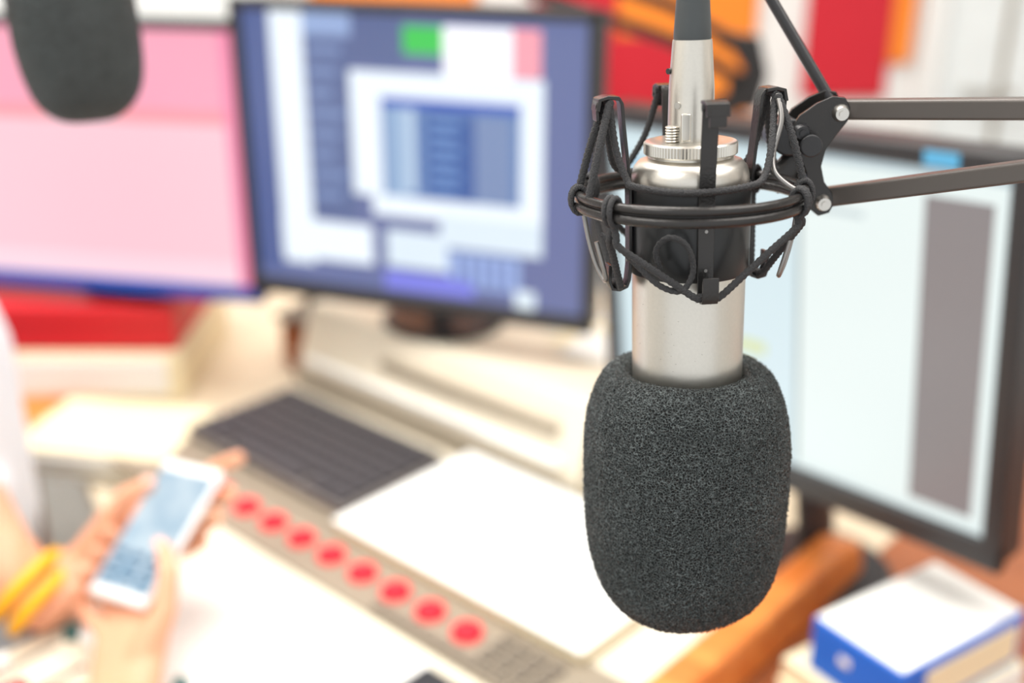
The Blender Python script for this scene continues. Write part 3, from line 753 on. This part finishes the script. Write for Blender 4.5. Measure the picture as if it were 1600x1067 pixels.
chain(bm, [(V((TX-.015, 1.16, 1.08)), .066), (V((-.62, 1.12, .97)), .058), (V((-.60, 1.075, .875)), .054), (V((-.565, 1.03, .862)), .05)])
chain(bm, [(V((TX-.005, .82, 1.08)), .066), (V((-.56, .69, .98)), .056), (V((-.485, .575, .88)), .052), (V((-.455, .585, .87)), .05)])
hullspheres(bm, [(V((TX-.01, 1.0, 1.15)), .062), (V((TX-.005, 1.0, 1.18)), .058)])
organic('shirt', bm, M['shirt'], person, 0.006, 4)
HX = -.035
def Hs(x, y, z): return V((x+HX, y, z))
bm = bmesh.new()
chain(bm, [(Hs(-.605, 1.0, 1.15), .052), (Hs(-.585, 1.0, 1.24), .05)])
hullspheres(bm, [(Hs(-.575, 1.0, 1.36), .092), (Hs(-.60, 1.0, 1.35), .09), (Hs(-.53, 1.0, 1.265), .038), (Hs(-.52, 1.0, 1.33), .055)])
hullspheres(bm, [(Hs(-.478, 1.0, 1.325), .008), (Hs(-.462, 1.0, 1.298), .011), (Hs(-.485, 1.012, 1.295), .008), (Hs(-.485, .988, 1.295), .008)])
for s in (-1, 1): hullspheres(bm, [(Hs(-.57, 1.0+s*.093, 1.34), .012), (Hs(-.573, 1.0+s*.098, 1.315), .013), (Hs(-.568, 1.0+s*.090, 1.295), .008)])
organic('head', bm, M['skin'], person, 0.004, 4)
bm = bmesh.new()
hullspheres(bm, [(Hs(-.60, 1.0, 1.385), .093), (Hs(-.625, 1.0, 1.35), .085), (Hs(-.55, 1.0, 1.405), .07), (Hs(-.63, 1.0, 1.29), .06)])
organic('hair', bm, M['hair'], person, 0.005, 3)
for s in (-1, 1):
    bm = bmesh.new(); bmesh.ops.create_uvsphere(bm, u_segments=20, v_segments=12, radius=0.012, matrix=Matrix.Translation((-.482+HX, 1.0+s*.031, 1.332)))
    finish('eye_%d' % (s+1), bm, M['eyew'], person)
    bm = bmesh.new(); bmesh.ops.create_uvsphere(bm, u_segments=16, v_segments=10, radius=0.006, matrix=Matrix.Translation((-.4745+HX, 1.0+s*.031, 1.330)))
    finish('iris_%d' % (s+1), bm, M['hair'], person)
    tube('brow_%d' % (s+1), catmull([Hs(-.478, 1.0+s*.014, 1.352), Hs(-.474, 1.0+s*.031, 1.358), Hs(-.484, 1.0+s*.048, 1.352)], 4), 0.003, M['hair'], person)
tube('mouth', catmull([Hs(-.493, .978, 1.268), Hs(-.484, 1.0, 1.266), Hs(-.493, 1.022, 1.268)], 4), 0.0045, M['lip'], person)
bm = bmesh.new()
hullspheres(bm, [(V((-.70, .92, .575)), .10), (V((-.70, 1.08, .575)), .10)])
for s in (-1, 1):
    chain(bm, [(V((-.66, 1.0+s*.09, .57)), .092), (V((-.27, 1.0+s*.11, .56)), .062), (V((-.29, 1.0+s*.11, .30)), .055), (V((-.32, 1.0+s*.11, .10)), .042)])
organic('trousers', bm, M['trouser'], person, 0.008, 4)
bm = bmesh.new()
for s in (-1, 1): hullspheres(bm, [(V((-.34, 1.0+s*.11, .045)), .04), (V((-.22, 1.0+s*.115, .038)), .036), (V((-.13, 1.0+s*.12, .03)), .03)])
organic('shoes', bm, M['blackpl'], person, 0.005, 3)
ch = empty('office_chair', (-0.74, 1.0, 0))
box('seat', (0, 0, 0.43), (0.44, 0.46, 0.075), M['blackpl'], ch, bevel=0.03)
box('backrest', (-0.21, 0, 0.80), (0.06, 0.42, 0.46), M['blackpl'], ch, rot=(0, R(-6), 0), bevel=0.028)
box('back_bar', (-0.22, 0, 0.52), (0.02, 0.06, 0.25), M['blackmetal'], ch, bevel=0.004)
cyl('gas_column', (0, 0, 0.09), (0, 0, 0.40), 0.025, M['blackmetal'], ch)
bm = bmesh.new()
for k in range(5):
    t = 2*math.pi*k/5+0.3; e = V((0.27*math.cos(t), 0.27*math.sin(t), 0.07))
    addtube(bm, [V((0, 0, 0.10)), e], [0.025, 0.014], 12)
    w = V((-math.sin(t), math.cos(t), 0))
    addtube(bm, [e-w*0.018+V((0, 0, -0.042)), e+w*0.018+V((0, 0, -0.042))], 0.027, 20)
finish('star_base', bm, M['blackpl'], ch)

# ---------------------------------------------------------------- lights
w = bpy.data.worlds.new('world'); S.world = w; w.use_nodes = True
w.node_tree.nodes['Background'].inputs[0].default_value = (0.97, 0.99, 1.0, 1)
w.node_tree.nodes['Background'].inputs[1].default_value = 1.1
def area(name, loc, rot, sx, sy, e, col=(1, 0.975, 0.94)):
    l = bpy.data.lights.new(name, 'AREA'); l.shape = 'RECTANGLE'; l.size = sx; l.size_y = sy; l.energy = e; l.color = col
    o = bpy.data.objects.new(name, l); COL.objects.link(o); o.location = loc; o.rotation_euler = rot
    return o
area('added_overhead_light', (-0.5, 1.3, 2.66), (0, 0, 0), 1.6, 1.2, 55)  # unseen overhead area lights from here on, added to brighten the room
area('added_overhead_light', (0.9, 0.4, 2.66), (0, 0, 0), 1.2, 1.2, 28)
area('added_overhead_light', (-1.2, -0.2, 2.66), (0, 0, 0), 1.2, 0.8, 26)
S.view_settings.view_transform = 'Standard'
S.view_settings.look = 'None'
S.view_settings.exposure = 0.0
